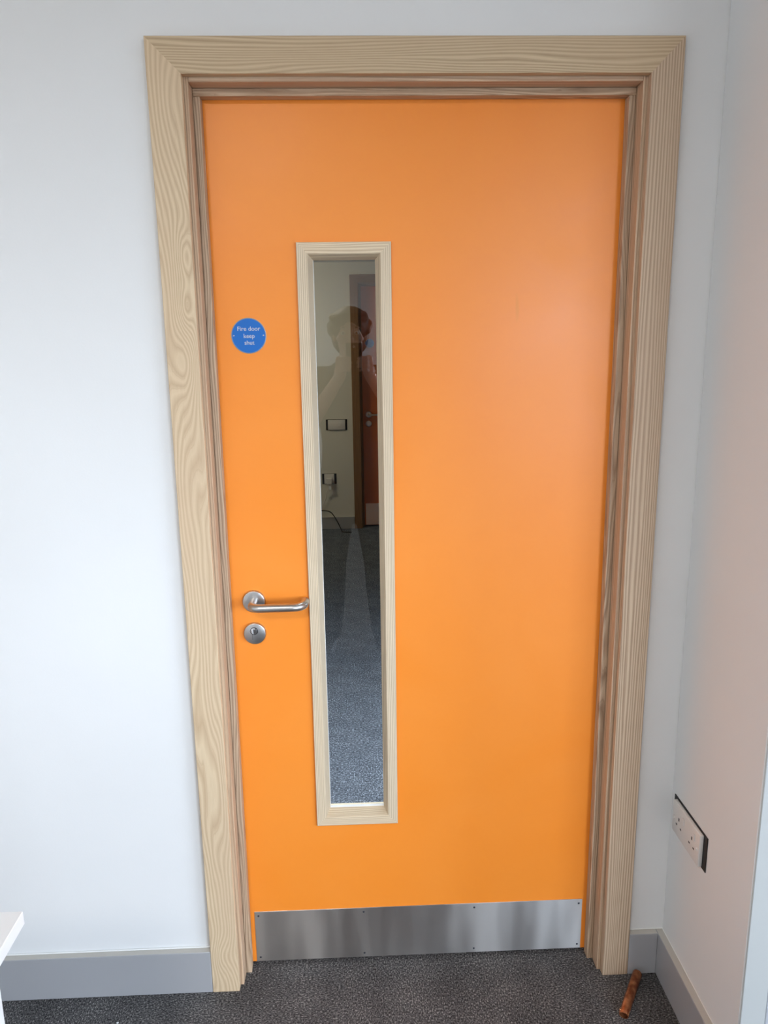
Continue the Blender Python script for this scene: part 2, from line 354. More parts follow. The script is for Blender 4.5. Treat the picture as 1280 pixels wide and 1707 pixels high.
# window frame
wf = empty('window_1', (x0 + .05, (wy0 + wy1) / 2, wz0)); tag(wf, 'long white framed window in the outer wall', 'window', kind='structure')
bm = bmesh.new()
for a, b in (((x0 + .03, wy0, wz0), (x0 + .07, wy0 + .06, wz1)), ((x0 + .03, wy1 - .06, wz0), (x0 + .07, wy1, wz1)), ((x0 + .03, wy0, wz0), (x0 + .07, wy1, wz0 + .06)), ((x0 + .03, wy0, wz1 - .06), (x0 + .07, wy1, wz1)), ((x0 + .03, -3.18, wz0), (x0 + .07, -3.12, wz1))):
    add_box(bm, a, b, 0.003)
obj('window_frame', bm, M_trimw, wf, base=wf.location)
obj('window_sill', box((x0 - .06, wy0 - .03, wz0 - .025), (x0 + .03, wy1 + .03, wz0), 0.004), M_trimw, wf, base=wf.location)

w2 = empty('window_2', (3.15, ry - .06, .95)); tag(w2, 'white framed window in the wall behind the photographer', 'window', kind='structure')
bm = bmesh.new()
for a, b in (((2.1, ry - .09, .95), (2.15, ry - .05, 2.35)), ((4.15, ry - .09, .95), (4.2, ry - .05, 2.35)), ((2.1, ry - .09, .95), (4.2, ry - .05, 1.0)), ((2.1, ry - .09, 2.3), (4.2, ry - .05, 2.35)), ((3.125, ry - .09, .95), (3.175, ry - .05, 2.35))):
    add_box(bm, a, b, 0.003)
obj('window_frame', bm, M_trimw, w2, base=w2.location)
obj('window_sill', box((2.07, ry - .05, .925), (4.23, ry + .05, .95), 0.004), M_trimw, w2, base=w2.location)

# floor: one slab and carpet tiles laid on it
fl = tag(obj('floor', box((COR['x0'] - .1, ROOM['y0'], -0.08), (ROOM['x1'], COR['y1'] + .3, -0.007)), M_base), 'floor covered with dark grey flecked carpet tiles', 'floor', kind='structure')
TS = 0.5; tx0 = 0.322 - TS * 5; ty0 = 0.086 - TS * 14
meshes = {}
for i in range(16):
    for j in range(25):
        ax, bx_ = max(tx0 + i * TS, (ROOM['x0'] if ty0 + j * TS < 0 else COR['x0']) + .002), min(tx0 + (i + 1) * TS, ROOM['x1'] - .002); ay, by = ty0 + j * TS, ty0 + (j + 1) * TS
        if by > COR['y1'] + .28: by = COR['y1'] + .28
        if by - ay < .05 or bx_ - ax < .05: continue
        if (ax > 2.3 or bx_ < -2.2) and ay > 0: continue
        full = abs(bx_ - ax - TS) < 1e-6 and abs(by - ay - TS) < 1e-6
        k = (i + j) % 2 + (2 if ay > 0.05 else 0)
        if full and k in meshes:
            o = bpy.data.objects.new('carpet_tile', meshes[k]); C.objects.link(o); o.parent = fl
        else:
            bm = box((0.0001, 0.0001, -0.0068), (bx_ - ax - 0.0001, by - ay - 0.0001, 0.0), 0.0005)
            o = obj('carpet_tile', bm, M_carpet[k], fl)
            if full: meshes[k] = o.data
        o.location = (ax, ay, 0)

# corridor beyond
bm = bmesh.new(); fx = 0.3575; cy = COR['y1']
add_box(bm, (COR['x0'], cy, 0), (fx + xo0, cy + .12, COR['z'])); add_box(bm, (fx + xo1, cy, 0), (COR['x1'], cy + .12, COR['z'])); add_box(bm, (fx + xo0, cy, zo), (fx + xo1, cy + .12, COR['z']))
add_box(bm, (fx, cy + .13, 0), (fx + W, cy + .15, COR['z']))
tag(obj('wall_corridor_far', bm, M_cor), 'dim cream wall across the corridor seen through the door glass', 'wall', kind='structure')
tag(obj('wall_corridor_left', box((COR['x0'] - .1, WT, 0), (COR['x0'], COR['y1'] + .3, COR['z'])), M_cor), 'end wall of the corridor, out of sight to the left', 'wall', kind='structure')
tag(obj('wall_corridor_right', box((COR['x1'], WT, 0), (COR['x1'] + .1, COR['y1'] + .3, COR['z'])), M_cor), 'end wall of the corridor, out of sight to the right', 'wall', kind='structure')
tag(obj('ceiling_corridor', box((COR['x0'], WT, COR['z']), (COR['x1'], COR['y1'] + .3, COR['z'] + .08)), M_ceil), 'low grey white corridor ceiling seen at the top of the glass', 'ceiling', kind='structure')

# skirtings
def skirting(name, boxes, label, h=SK_H, mtop=M_skirt_toplit, axis='x', caulk=None):
    lo, hi = boxes
    bm = box(lo, (hi[0], hi[1], h), 0.0012)
    me_o = tag(obj(name, bm, M_skirt), label, 'skirting', kind='structure')
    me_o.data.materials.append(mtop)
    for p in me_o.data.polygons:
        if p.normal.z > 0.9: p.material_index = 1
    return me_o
s = skirting('baseboard_left', ((ROOM['x0'] + .001, -SK_T, 0), (-0.0005, 0, 0)), 'grey painted skirting board left of the door frame')
obj('caulk_bead', box((ROOM['x0'] + .001, -0.0035, SK_H), (-0.0005, 0, SK_H + 0.0035), 0.001), M_caulk, s)
s = skirting('baseboard_right', ((W + .0005, -SK_T, 0), (XC - SK_T, 0, 0)), 'short piece of grey skirting between door frame and corner')
obj('caulk_bead', box((W + .0005, -0.003, SK_H), (XC, 0, SK_H + 0.003), 0.001), M_caulk, s)
s = skirting('baseboard_corner', ((XC - SK_T, NIB - SK_T, 0), (XC, 0, 0)), 'grey skirting board running forward under the double socket')
obj('caulk_bead', box((XC - 0.0025, NIB, SK_H), (XC, -.003, SK_H + 0.002), 0.0008), M_caulk, s)
skirting('baseboard_window_side', ((XC, NIB - SK_T, 0), (ROOM['x1'], NIB, 0)), 'grey skirting on the wall face right of the socket corner')
skirting('baseboard_corridor', ((COR['x0'], COR['y1'] - .018, 0), (0.3565, COR['y1'], 0)), 'grey skirting of the corridor wall seen through the glass', h=0.105)
# white upright strip past the outer corner, coloured grey to dim its overlit face
M_trim_dim = plain('trim_dimmed_grey', (0.42, 0.43, 0.42, 1), 0.5); M_added_board_dim = plain('added_board_dimmed_grey', (0.38, 0.395, 0.42, 1), 0.5)
tag(obj('trim_3', box((XC + 0.0012, NIB - 0.004, SK_H + .0005), (XC + 0.052, NIB - .0002, ROOM['z'] - .001), 0.0015), M_trim_dim), 'upright trim with its colour dimmed to pale grey, at the outer wall corner on the right edge', 'trim', kind='structure')
tag(obj('trim_4', box((XC + 0.0525, NIB - 0.003, SK_H + .0005), (XC + 1.60, NIB - .0002, ROOM['z'] - .001), 0.0015), M_added_board_dim), 'added boarding in dimmed blue grey over the wall right of the upright trim, at the very edge of the photo', 'trim', kind='structure')  # added board, greyed to dim the overlit wall face behind it

# ---------------------------------------------------------------- door set (leaf + frame), used twice
def make_door(n, dx, dy, far=False):
    """n: number; dx, dy shift of the whole set"""
    def T(bm):
        bmesh.ops.translate(bm, vec=(dx, dy, 0), verts=bm.verts[:]); return bm
    # ---- frame
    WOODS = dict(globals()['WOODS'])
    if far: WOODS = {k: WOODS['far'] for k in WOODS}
    fr = empty('trim_%d' % n, (dx + W / 2, dy, 0)); FB = fr.location.copy()
    tag(fr, 'pale ash door frame with wide mitred architrave around the orange door' if not far else 'ash door frame with shade put into its brown colour, seen through the narrow door glass', 'door frame', kind='structure')
    e = 0.0012
    def aprof(a): return [(0, -0.0002), (0, -AT + e), (e, -AT), (a - e, -AT), (a, -AT + e), (a, -0.0002)]
    obj('architrave_upright', T(member('left', 0, W, 0, H, aprof(AL))), WOODS['left'], fr, FB)
    obj('architrave_upright', T(member('right', 0, W, 0, H, aprof(AR), kx=AL / AR)), WOODS['right'], fr, FB)
    obj('architrave_head', T(member('top', 0, W, 0, H, aprof(AL), kx=AR / AL)), WOODS['head'], fr, FB)
    lx0, lx1, lz = AL + MG, W - AR - MG, H - AL - MG      # inner faces of the lining
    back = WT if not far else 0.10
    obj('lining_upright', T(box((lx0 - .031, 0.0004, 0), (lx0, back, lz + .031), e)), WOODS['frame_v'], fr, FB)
    obj('lining_upright', T(box((lx1, 0.0004, 0), (lx1 + .031, back, lz + .031), e)), WOODS['frame_v'], fr, FB)
    obj('lining_head', T(box((lx0 + .0003, 0.0004, lz), (lx1 - .0003, back, lz + .031), e)), WOODS['frame_h'], fr, FB)
    obj('door_stop', T(box((lx0 + .0003, Y_ST, 0), (lx0 + ST_S, Y_D - .0012, lz - ST_S - .0004), e)), WOODS['stop_v'], fr, FB)
    obj('door_stop', T(box((lx1 - ST_S, Y_ST, 0), (lx1 - .0003, Y_D - .0012, lz - ST_S - .0004), e)), WOODS['stop_v'], fr, FB)
    obj('door_stop', T(box((lx0 + .0003, Y_ST, lz - ST_S), (lx1 - .0003, Y_D - .0012, lz - .0002), e)), WOODS['stop_h'], fr, FB)
    # ---- leaf
    d = empty('door_%d' % n, (dx + 0.5158, dy + Y_D, 0)); DB = d.location.copy()
    tag(d, 'orange fire door with narrow glass, steel lever and kick plate' if not far else 'darker orange door across the corridor, seen through the glass', 'door', kind='structure')
    px0, px1, pz0, pz1 = 0.2659, 0.4651, 0.3982, 1.7680
    hu = 0.0195
    hx0, hx1, hz0, hz1 = px0 + hu, px1 - hu, pz0 + hu, pz1 - hu
    ex0, ex1, ez0, ez1 = lx0 + .003, lx1 - .003, 0.009, lz - .003
    y0, y1 = Y_D, Y_D + LEAF_T
    bm = bmesh.new()
    if not far:
        O = [(ex0, ez0), (ex1, ez0), (ex1, ez1), (ex0, ez1)]; I = [(hx0, hz0), (hx1, hz0), (hx1, hz1), (hx0, hz1)]
        v = {}
        for t, P in (('o', O), ('i', I)):
            for y in (y0, y1):
                for k, (x, z) in enumerate(P): v[t, y, k] = bm.verts.new((x, y, z))
        for k in range(4):
            q = (k + 1) % 4
            for y in (y0, y1): bm.faces.new((v['o', y, k], v['o', y, q], v['i', y, q], v['i', y, k]))
            for t in 'oi': bm.faces.new((v[t, y0, k], v[t, y0, q], v[t, y1, q], v[t, y1, k]))
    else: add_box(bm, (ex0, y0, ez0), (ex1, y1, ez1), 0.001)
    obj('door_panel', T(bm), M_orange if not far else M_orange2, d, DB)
    if not far:
        yf, yg = Y_D - 0.008, 0.0845
        prof = [(0, Y_D - .0002), (0, yf + .0012), (.0014, yf), (0.0222, yf), (0.0238, yf + .0016), (0.0335, yg), (hu + .0004, yg), (hu + .0004, Y_D - .0002)]
        for sd, mname in (('left', 'bead_v'), ('right', 'bead_v'), ('top', 'bead_h'), ('bottom', 'bead_h')):
            obj('glazing_bead', member(sd, px0, px1, pz0, pz1, prof, mitre0=True), WOODS[mname], d, DB)
        yb, yk = y1 + 0.008, yg + 0.0075
        prof2 = [(0, y1 + .0002), (0, yb), (0.0238, yb), (0.0335, yk), (hu + .0004, yk), (hu + .0004, y1 + .0002)]
        bm = bmesh.new()
        for sd in ('left', 'right', 'top', 'bottom'):
            b2 = member(sd, px0, px1, pz0, pz1, prof2, mitre0=True); me = bpy.data.meshes.new('t'); b2.to_mesh(me); b2.free(); bm.from_mesh(me); bpy.data.meshes.remove(me)
        obj('rear_bead', bm, WOODS['bead_v'], d, DB)['label'] = 'ash bead on the corridor side of the glass'
        o = obj('glass_pane', box((hx0 + .001, yg + .0006, hz0 + .001), (hx1 - .001, yg + .0068, hz1 - .001)), M_glass, d, DB); o['label'] = 'clear fire glass reflecting the room'
        # white glazing tape along the foot; left strip painted as the lit bead edge
        bm = bmesh.new(); s = 0.0335
        gx0, gx1, gz0, gz1 = px0 + s, px1 - s, pz0 + s, pz1 - s
        add_box(bm, (gx0 - .001, yg - .001, gz0 - .001), (gx1 + .001, yg + .0004, gz0 + .0050), 0.0004)
        add_box(bm, (gx0 - .001, yg - .001, gz0 + .0052), (gx0 + .0006, yg + .0004, gz1), 0.0003)
        obj('tape_and_lit_edge', bm, M_tape_lit, d, DB)['label'] = 'thin white tape at the foot of the glass, with a white left strip for the lit bead'
    # ---- kick plate
    kx0, kx1, kz0, kz1 = (0.0985, 0.9385, 0.0100, 0.1562) if not far else (0.0985, 0.9385, 0.012, 0.205)
    kp = obj('kick_plate', T(box((kx0, Y_D - .0016, kz0), (kx1, Y_D - .0001, kz1), 0.0004)), M_plate, d, DB); kp['label'] = 'brushed steel kick plate'
    if not far:
        for x in (kx0 + .010, 0.3755, 0.6590, kx1 - .009):
            for z in (kz0 + .012, kz1 - .012):
                bm = bmesh.new(); add_lathe(bm, [(0.0027, Y_D - .0017), (0.0024, Y_D - .0024), (0.0013, Y_D - .0027), (0.0010, Y_D - .0021)], (x, 0, z), n=20)
                o = obj('screw', T(bm), M_screw, kp, DB)
    # ---- lever handle on round rose
    hx, hz = 0.1393, 0.9830
    bm = bmesh.new()
    add_lathe(bm, [(0.0262, Y_D - .0001), (0.0262, Y_D - .0055), (0.0250, Y_D - .0078), (0.0228, Y_D - .0086), (0.0118, Y_D - .0090)], (hx, 0, hz), n=64)
    lh = smooth_by_angle(obj('handle_rose', T(bm), M_steel, d, DB)); lh['label'] = 'round satin steel handle rose'
    yo = Y_D - 0.055; rr = 0.0096; br = 0.020; xe = 0.2570
    P = [(hx, Y_D - .0085, hz), (hx, Y_D - .020, hz)]
    for k in range(0, 9):
        a = math.pi / 2 * k / 8; P.append((hx + br - br * math.cos(a), yo + br - br * math.sin(a), hz))
    P += [(0.175, yo, hz), (0.20, yo, hz), (0.22, yo, hz)]
    bq = 0.026
    for k in range(0, 11):
        a = math.pi / 2 * k / 10; P.append((xe - bq + bq * math.sin(a), yo + bq - bq * math.cos(a), hz))
    P += [(xe, Y_D - .018, hz), (xe, Y_D - .010, hz)]
    bm = bmesh.new(); add_tube(bm, P, rr, n=28)
    smooth_by_angle(obj('lever', T(bm), M_steel, lh, DB), 50)
    # ---- escutcheon with euro cylinder
    qx, qz = 0.1378, 0.9052
    bm = bmesh.new()
    add_lathe(bm, [(0.0260, Y_D - .0001), (0.0260, Y_D - .0055), (0.0248, Y_D - .0078), (0.0236, Y_D - .0084)], (qx, 0, qz), n=64)
    es = smooth_by_angle(obj('escutcheon', T(bm), M_steel, d, DB)); es['label'] = 'round steel lock escutcheon below the lever'
    if not far:
        bm = bmesh.new(); add_box(bm, (qx - .0056, Y_D - .0090, qz - .014), (qx - .0049, Y_D - .0082, qz + .002)); add_lathe(bm, [(0.0093, Y_D - .0082), (0.0093, Y_D - .0090)], (qx - .001, 0, qz + .0072), n=32)
        obj('keyhole_outline', bm, M_black, es, DB)
        bm = bmesh.new(); add_lathe(bm, [(0.0082, Y_D - .0088), (0.0080, Y_D - .0104), (0.0066, Y_D - .0108)], (qx - .001, 0, qz + .0072), n=32)
        smooth_by_angle(obj('lock_cylinder', bm, M_chromek, es, DB))
        obj('keyway', box((qx - .0018, Y_D - .0112, qz + .0030), (qx - .0004, Y_D - .0106, qz + .0112)), M_black, es, DB)
    # ---- round blue sign
    sx, sz = 0.1578, 1.5793
    bm = bmesh.new(); add_lathe(bm, [(0.0376, Y_D - .0001), (0.0376, Y_D - .0009), (0.0366, Y_D - .0012), (0.0360, Y_D - .0010)], (sx, 0, sz), n=72)
    sg = obj('door_sign', T(bm), M_rim, d, DB); sg['label'] = 'round blue fire door sign with a silver rim'
    bm = bmesh.new(); add_lathe(bm, [(0.0357, Y_D - .0008), (0.0357, Y_D - .0014)], (sx, 0, sz), n=72)
    obj('sign_face', T(bm), M_blue, sg, DB)
    if not far:
        bm = bmesh.new()
        for line, cx, cz, size in (('Fire door', 0.0005, 0.0105, 0.0128), ('keep', 0.0008, -0.0045, 0.0125), ('shut', 0.0008, -0.0185, 0.0125)):
            cu = bpy.data.curves.new('t', 'FONT'); cu.body = line; cu.size = size; cu.align_x = 'CENTER'; cu.extrude = 0.0002; cu.offset = 0.00012; cu.resolution_u = 4
            to = bpy.data.objects.new('t', cu); C.objects.link(to); bpy.context.view_layer.update()
            me = bpy.data.meshes.new_from_object(to.evaluated_get(bpy.context.evaluated_depsgraph_get()))
            bpy.data.objects.remove(to); bpy.data.curves.remove(cu)
            me.transform(Matrix.Translation((sx + cx, Y_D - .0016, sz + cz)) @ Matrix.Rotation(math.pi / 2, 4, 'X'))
            bm.from_mesh(me); bpy.data.meshes.remove(me)
        obj('lettering', bm, M_ink, sg, DB)['label'] = 'pale lettering reading Fire door keep shut'
        for k in (-1, 1):
            bm = bmesh.new(); add_lathe(bm, [(0.0017, Y_D - .0014), (0.0014, Y_D - .0026), (0.0006, Y_D - .0029)], (sx + k * .0318, 0, sz + .0005), n=16)
            obj('sign_pin', bm, M_chromek, sg, DB)
    return fr, d
make_door(1, 0, 0)
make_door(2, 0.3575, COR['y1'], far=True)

# ---------------------------------------------------------------- double socket on the return wall
def wall_box(name, label, cat, P, n_, t_, w_black, w_plate, h, detail):
    """P: centre on the wall surface, n_: outward normal, t_: horizontal direction to the right when facing it"""
    n_ = Vector(n_); t_ = Vector(t_); z_ = Vector((0, 0, 1)); P = Vector(P)
    root = empty(name, P); tag(root, label, cat)
    Mx = Matrix(((t_.x, n_.x, 0, 0), (t_.y, n_.y, 0, 0), (0, 0, 1, 0), (0, 0, 0, 1)))
    def put(nm, bm, m, parent=root, sm=False):
        bmesh.ops.transform(bm, matrix=Mx, verts=bm.verts[:]); o = obj(nm, bm, m, parent); 
        return smooth_by_angle(o) if sm else o
    put('back_box', box((-w_black / 2, 0.0002, -h / 2 - .0035), (w_black / 2, 0.0022, h / 2 + .0035), .0004), M_black)['label'] = 'black box edge showing round the plate'
    pl = put('plate', box((-w_plate / 2, 0.0023, -h / 2), (w_plate / 2, 0.0120, h / 2), 0.0014, 2), M_socket, sm=True)
    return root, pl, put
def disc(bm, x, z, r, y0, y1, n=20): add_lathe(bm, [(r, y0), (r * .9, y1)], (x, 0, z), n=n)
root, pl, put = wall_box('double_socket', 'white double wall socket with black box edge above the right skirting', 'socket', (XC, -0.1045, 0.4607), (-1, 0, 0), (0, -1, 0), 0.172, 0.140, 0.077, True)
for s in (-1, 1):
    put('rocker_switch', box((s * .010 - .0045 + (.0 if s < 0 else .036), .0121, .010), (s * .010 + .0045 + (.0 if s < 0 else .036), .0150, .027), .0008), M_socket, pl)
    cx = -.034 if s < 0 else .034
    bm = bmesh.new()
    add_box(bm, (cx - .0022, .0119, .0035), (cx + .0022, .0123, .0115))
    for q in (-1, 1): add_box(bm, (cx + q * .0110 - .0032, .0119, -.0125), (cx + q * .0110 + .0032, .0123, -.0085))
    put('pin_holes', bm, M_black, pl)
for s in (-1, 1):
    bm = bmesh.new(); disc(bm, s * .0602, -.001 + .0, .0042, .0120, .0136)
    put('screw_cap', bm, M_socket, pl, True)

# in the corridor: switch plate, single socket with a plug, cables
root, pl, put = wall_box('switch_plate', 'cream wide switch plate with black ends, seen through the glass', 'switch', (0.2207, COR['y1'], 0.9070), (0, -1, 0), (1, 0, 0), 0.180, 0.146, 0.084, True)
put('rocker_switch', box((.008, .0121, -.014), (.040, .0145, .014), .001), M_socket, pl)
put('rocker_switch', box((-.040, .0121, -.010), (-.016, .0135, .012), .001), M_socket, pl)
root, pl, put = wall_box('single_socket', 'small socket with black ends low on the corridor wall', 'socket', (0.1458, COR['y1'], 0.4420), (0, -1, 0), (1, 0, 0), 0.124, 0.086, 0.084, True)
# plug with its cord
pg = empty('plug', (0.146, COR['y1'] - 0.012, 0.425)); tag(pg, 'pale plug in the low corridor socket with its cord hanging', 'plug'); PB = pg.location.copy()
obj('plug_body', box((0.122, COR['y1'] - .045, 0.400), (0.170, COR['y1'] - .0125, 0.452), .006, 3), M_socket, pg, PB)
bm = bmesh.new(); add_tube(bm, catmull([(0.146, COR['y1'] - .03, .402), (0.142, COR['y1'] - .035, .37), (.120, COR['y1'] - .03, .33), (.105, COR['y1'] - .025, .26), (.075, COR['y1'] - .02, .20), (.07, COR['y1'] - .03, .14)]), 0.0035, 8)
smooth_by_angle(obj('cord', bm, M_socket, pg, PB), 60)
bm = bmesh.new(); add_tube(bm, catmull([(0.150, COR['y1'] - .03, .402), (0.158, COR['y1'] - .038, .385), (0.146, COR['y1'] - .035, .35), (0.128, COR['y1'] - .03, .31)]), 0.0032, 8)
smooth_by_angle(obj('cord', bm, M_socket, pg, PB), 60)
obj('connector', box((.142, COR['y1'] - .048, .355), (.162, COR['y1'] - .034, .383), .003, 2), M_white, pg, PB)
bm = bmesh.new(); add_tube(bm, catmull([(-.10, COR['y1'] - .03, .165), (.02, COR['y1'] - .04, .168), (.10, COR['y1'] - .05, .172), (.155, COR['y1'] - .06, .155), (.20, COR['y1'] - .09, .095), (.235, COR['y1'] - .13, .03), (.25, COR['y1'] - .15, .006), (.275, COR['y1'] - .16, .005), (.33, COR['y1'] - .17, .005)]), 0.0045, 8)
tag(smooth_by_angle(obj('cable', bm, M_black), 60), 'dark cable arching over the corridor skirting onto the carpet', 'cable')

# ---------------------------------------------------------------- desk at the lower left
DX, DY, DZ = -0.1340, -0.6080, 0.73
dk = empty('desk', (DX - .62, DY - .30, 0)); tag(dk, 'white desk with panel end, its corner at the lower left edge', 'desk'); KB = dk.location.copy()
obj('desk_top', box((DX - 1.25, DY - 0.60, DZ - .0225), (DX, DY, DZ), .0010), M_white, dk, KB)
obj('end_panel', box((DX - .020, DY - .585, 0), (DX - .0008, DY - .088, DZ - .0226), .0008), M_white, dk, KB)
obj('end_panel', box((DX - 1.245, DY - .585, 0), (DX - 1.225, DY - .088, DZ - .0226), .0008), M_white, dk, KB)
obj('modesty_panel', box((DX - 1.224, DY - .130, .32), (DX - .0205, DY - .112, DZ - .0226), .0008), M_white, dk, KB)

# ---------------------------------------------------------------- pipe offcut and crumb on the carpet
a = Vector((1.0560, -0.0295, 0.0105)); b = Vector((0.9815, -0.1445, 0.0105)); dv = (b - a).normalized(); r0 = 0.0112
pp = empty('pipe_offcut', ((a + b) / 2 - Vector((0, 0, .0105)))); tag(pp, 'short tarnished copper pipe offcut on the carpet by the right skirting', 'pipe'); QB = pp.location.copy()
def ringp(c, r, n, sq=1.0):
    s = dv.cross(Vector((0, 0, 1))).normalized(); return [c + s * r * math.cos(2 * math.pi * k / n)  + Vector((0, 0, 1)) * r * sq * math.sin(2 * math.pi * k / n) for k in range(n)]
bm = bmesh.new(); n = 28; L = (b - a).length; rings = []
st = [(0, 1, 1), (.25, 1, 1), (.5, 1.0, .99), (.75, 1, 1), (.9, 1, .96), (.96, 1, .84), (1.0, .98, .72)]
for t, k, sq in st:
    c = a + dv * L * t; c.z = r0 * k * sq + .0002; rings.append([bm.verts.new(p) for p in ringp(c, r0 * k, n, sq)])
ir = []
for t, k, sq in st:
    c = a + dv * L * t; c.z = r0 * k * sq + .0002; ir.append([bm.verts.new(p) for p in ringp(c, r0 * k * .86, n, sq * .97)])
for R_, flip in ((rings, 0), (ir, 1)):
    for p, q in zip(R_, R_[1:]):
        for k in range(n): bm.faces.new((p[k], p[(k + 1) % n], q[(k + 1) % n], q[k]))
for k in range(n):
    bm.faces.new((rings[0][k], rings[0][(k + 1) % n], ir[0][(k + 1) % n], ir[0][k])); bm.faces.new((rings[-1][k], rings[-1][(k + 1) % n], ir[-1][(k + 1) % n], ir[-1][k]))
smooth_by_angle(obj('pipe_wall', bm, M_copper, pp, QB), 40)
bm = bmesh.new()
for i in range(26):   # bright burrs round the sawn end
    k = random.uniform(0.05, 0.95) * math.pi; c = a + dv * (L * random.uniform(.90, .995)); c.z = r0 * .78
    s_ = dv.cross(Vector((0, 0, 1))).normalized(); p = c + s_ * r0 * 1.12 * math.cos(k) + Vector((0, 0, 1)) * r0 * .80 * math.sin(k)
    g = bmesh.ops.create_icosphere(bm, subdivisions=1, radius=random.uniform(.0006, .0014)); bmesh.ops.translate(bm, vec=p, verts=g['verts'])
obj('sawn_end', bm, M_copperend, pp, QB)['label'] = 'bright copper burrs at the sawn end'
pp.children[-1]['kind'] = 'stuff'
bm = bmesh.new(); g = bmesh.ops.create_icosphere(bm, subdivisions=2, radius=1.0)
for v in bm.verts: v.co = Vector((v.co.x * .0034, v.co.y * .0022, v.co.z * .0012)) * random.uniform(.8, 1.15) + Vector((-0.2103, -0.0960, 0.0012))
tag(obj('crumb', bm, M_white, base=(-0.2103, -0.0960, 0)), 'tiny white crumb on the carpet in front of the left skirting', 'crumb')

# ---------------------------------------------------------------- the person taking the picture, seen mirrored in the glass
M_skin = plain('skin', (0.66, 0.42, 0.32, 1), 0.5, var=0.05)
M_hair = plain('dark_hair', (0.018, 0.012, 0.009, 1), 0.5, bump=0.8, bscale=90)
M_shirt = plain('dark_shirt', (0.030, 0.026, 0.026, 1), 0.9, bump=0.3, bscale=500)
M_trouser = plain('dark_trousers', (0.020, 0.024, 0.036, 1), 0.9, bump=0.3, bscale=400)
M_shoe = plain('shoe_leather', (0.02, 0.016, 0.014, 1), 0.45)
M_eye = plain('eye_white', (0.75, 0.73, 0.70, 1), 0.2); M_iris = plain('iris', (0.05, 0.03, 0.02, 1), 0.15); M_lip = plain('lips', (0.42, 0.16, 0.14, 1), 0.45)
def ell(bm, c, r, rot=None, sub=3):
    g = bmesh.ops.create_icosphere(bm, subdivisions=sub, radius=1.0)
    for v in g['verts']:
        p = Vector((v.co.x * r[0], v.co.y * r[1], v.co.z * r[2]))
        if rot: p = Matrix.Rotation(rot[1], 3, rot[0]) @ p
        v.co = p + Vector(c)
def limb(bm, pts, rads, n=18, sy=1.0):
    P = [Vector(p) for p in pts]
    for i, (p, r) in enumerate(zip(P, rads)): ell(bm, p, (r, r * sy, r), sub=2)
    for i in range(len(P) - 1):
        d = (P[i + 1] - P[i]); t = d.normalized(); ref = Vector((0, 1, 0)) if abs(t.y) < .9 else Vector((0, 0, 1))
        u = t.cross(ref).normalized(); v = t.cross(u); rg = []
        for p, r in ((P[i], rads[i]), (P[i + 1], rads[i + 1])):
            rg.append([bm.verts.new(p + u * r * math.cos(2 * math.pi * k / n) + v * r * sy * math.sin(2 * math.pi * k / n)) for k in range(n)])
        for k in range(n): bm.faces.new((rg[0][k], rg[0][(k + 1) % n], rg[1][(k + 1) % n], rg[1][k]))
        bm.faces.new(rg[0]); bm.faces.new(rg[1])
def fused(name, bm, m, parent, base, voxel, smooth_it=4):
    bmesh.ops.recalc_face_normals(bm, faces=bm.faces[:])
    me = bpy.data.meshes.new('t'); bm.to_mesh(me); bm.free(); o = bpy.data.objects.new('t', me); C.objects.link(o)
    rm = o.modifiers.new('r', 'REMESH'); rm.mode = 'VOXEL'; rm.voxel_size = voxel
    sm = o.modifiers.new('s', 'SMOOTH'); sm.iterations = smooth_it; sm.factor = 0.5
    bpy.context.view_layer.update()
    out = bpy.data.meshes.new_from_object(o.evaluated_get(bpy.context.evaluated_depsgraph_get())); bpy.data.objects.remove(o)
    b2 = bmesh.new(); b2.from_mesh(out); bpy.data.meshes.remove(out)
    return obj(name, b2, m, parent, base, smooth=True)
PX, PY = 0.3650, -1.925
ps = empty('person', (PX, PY - .02, 0)); tag(ps, 'dark-haired person in a dark shirt holding up a phone, mirrored faintly in the door glass', 'person'); PBs = ps.location.copy()
sh = {-1: Vector((PX - .170, PY - .035, 1.400)), 1: Vector((PX + .175, PY - .035, 1.405))}
el = {-1: Vector((PX - .245, PY + .040, 1.130)), 1: Vector((PX + .270, PY + .045, 1.150))}
wr = {-1: Vector((0.318, -1.690, 1.425)), 1: Vector((0.452, -1.690, 1.425))}
hip = {s_: Vector((PX + s_ * .085, PY - .02, .90)) for s_ in (-1, 1)}
kn = {s_: Vector((PX + s_ * .115, PY + .005, .49)) for s_ in (-1, 1)}
ank = {s_: Vector((PX + s_ * .135, PY - .03, .085)) for s_ in (-1, 1)}
hc = Vector((PX, PY, 1.612))
bm = bmesh.new()
# torso, neck, head
limb(bm, [(PX, PY - .02, .93), (PX, PY - .015, 1.08), (PX, PY - .02, 1.24), (PX, PY - .03, 1.36)], [.145, .128, .148, .150], sy=.68)
limb(bm, [sh[-1] - Vector((0, 0, .005)), sh[1] - Vector((0, 0, .005))], [.055, .055])
limb(bm, [(PX, PY - .035, 1.38), (PX, PY - .022, 1.46), (PX, PY - .010, 1.53)], [.075, .055, .054])
ell(bm, hc + Vector((0, -.012, .022)), (.075, .094, .094)); ell(bm, hc + Vector((0, .022, -.040)), (.058, .066, .070)); ell(bm, hc + Vector((0, .056, -.092)), (.026, .024, .020))
ell(bm, hc + Vector((0, .086, .028)), (.050, .012, .012)); ell(bm, hc + Vector((0, .098, -.020)), (.014, .017, .013)); limb(bm, [hc + Vector((0, .088, .016)), hc + Vector((0, .101, -.014))], [.008, .011])
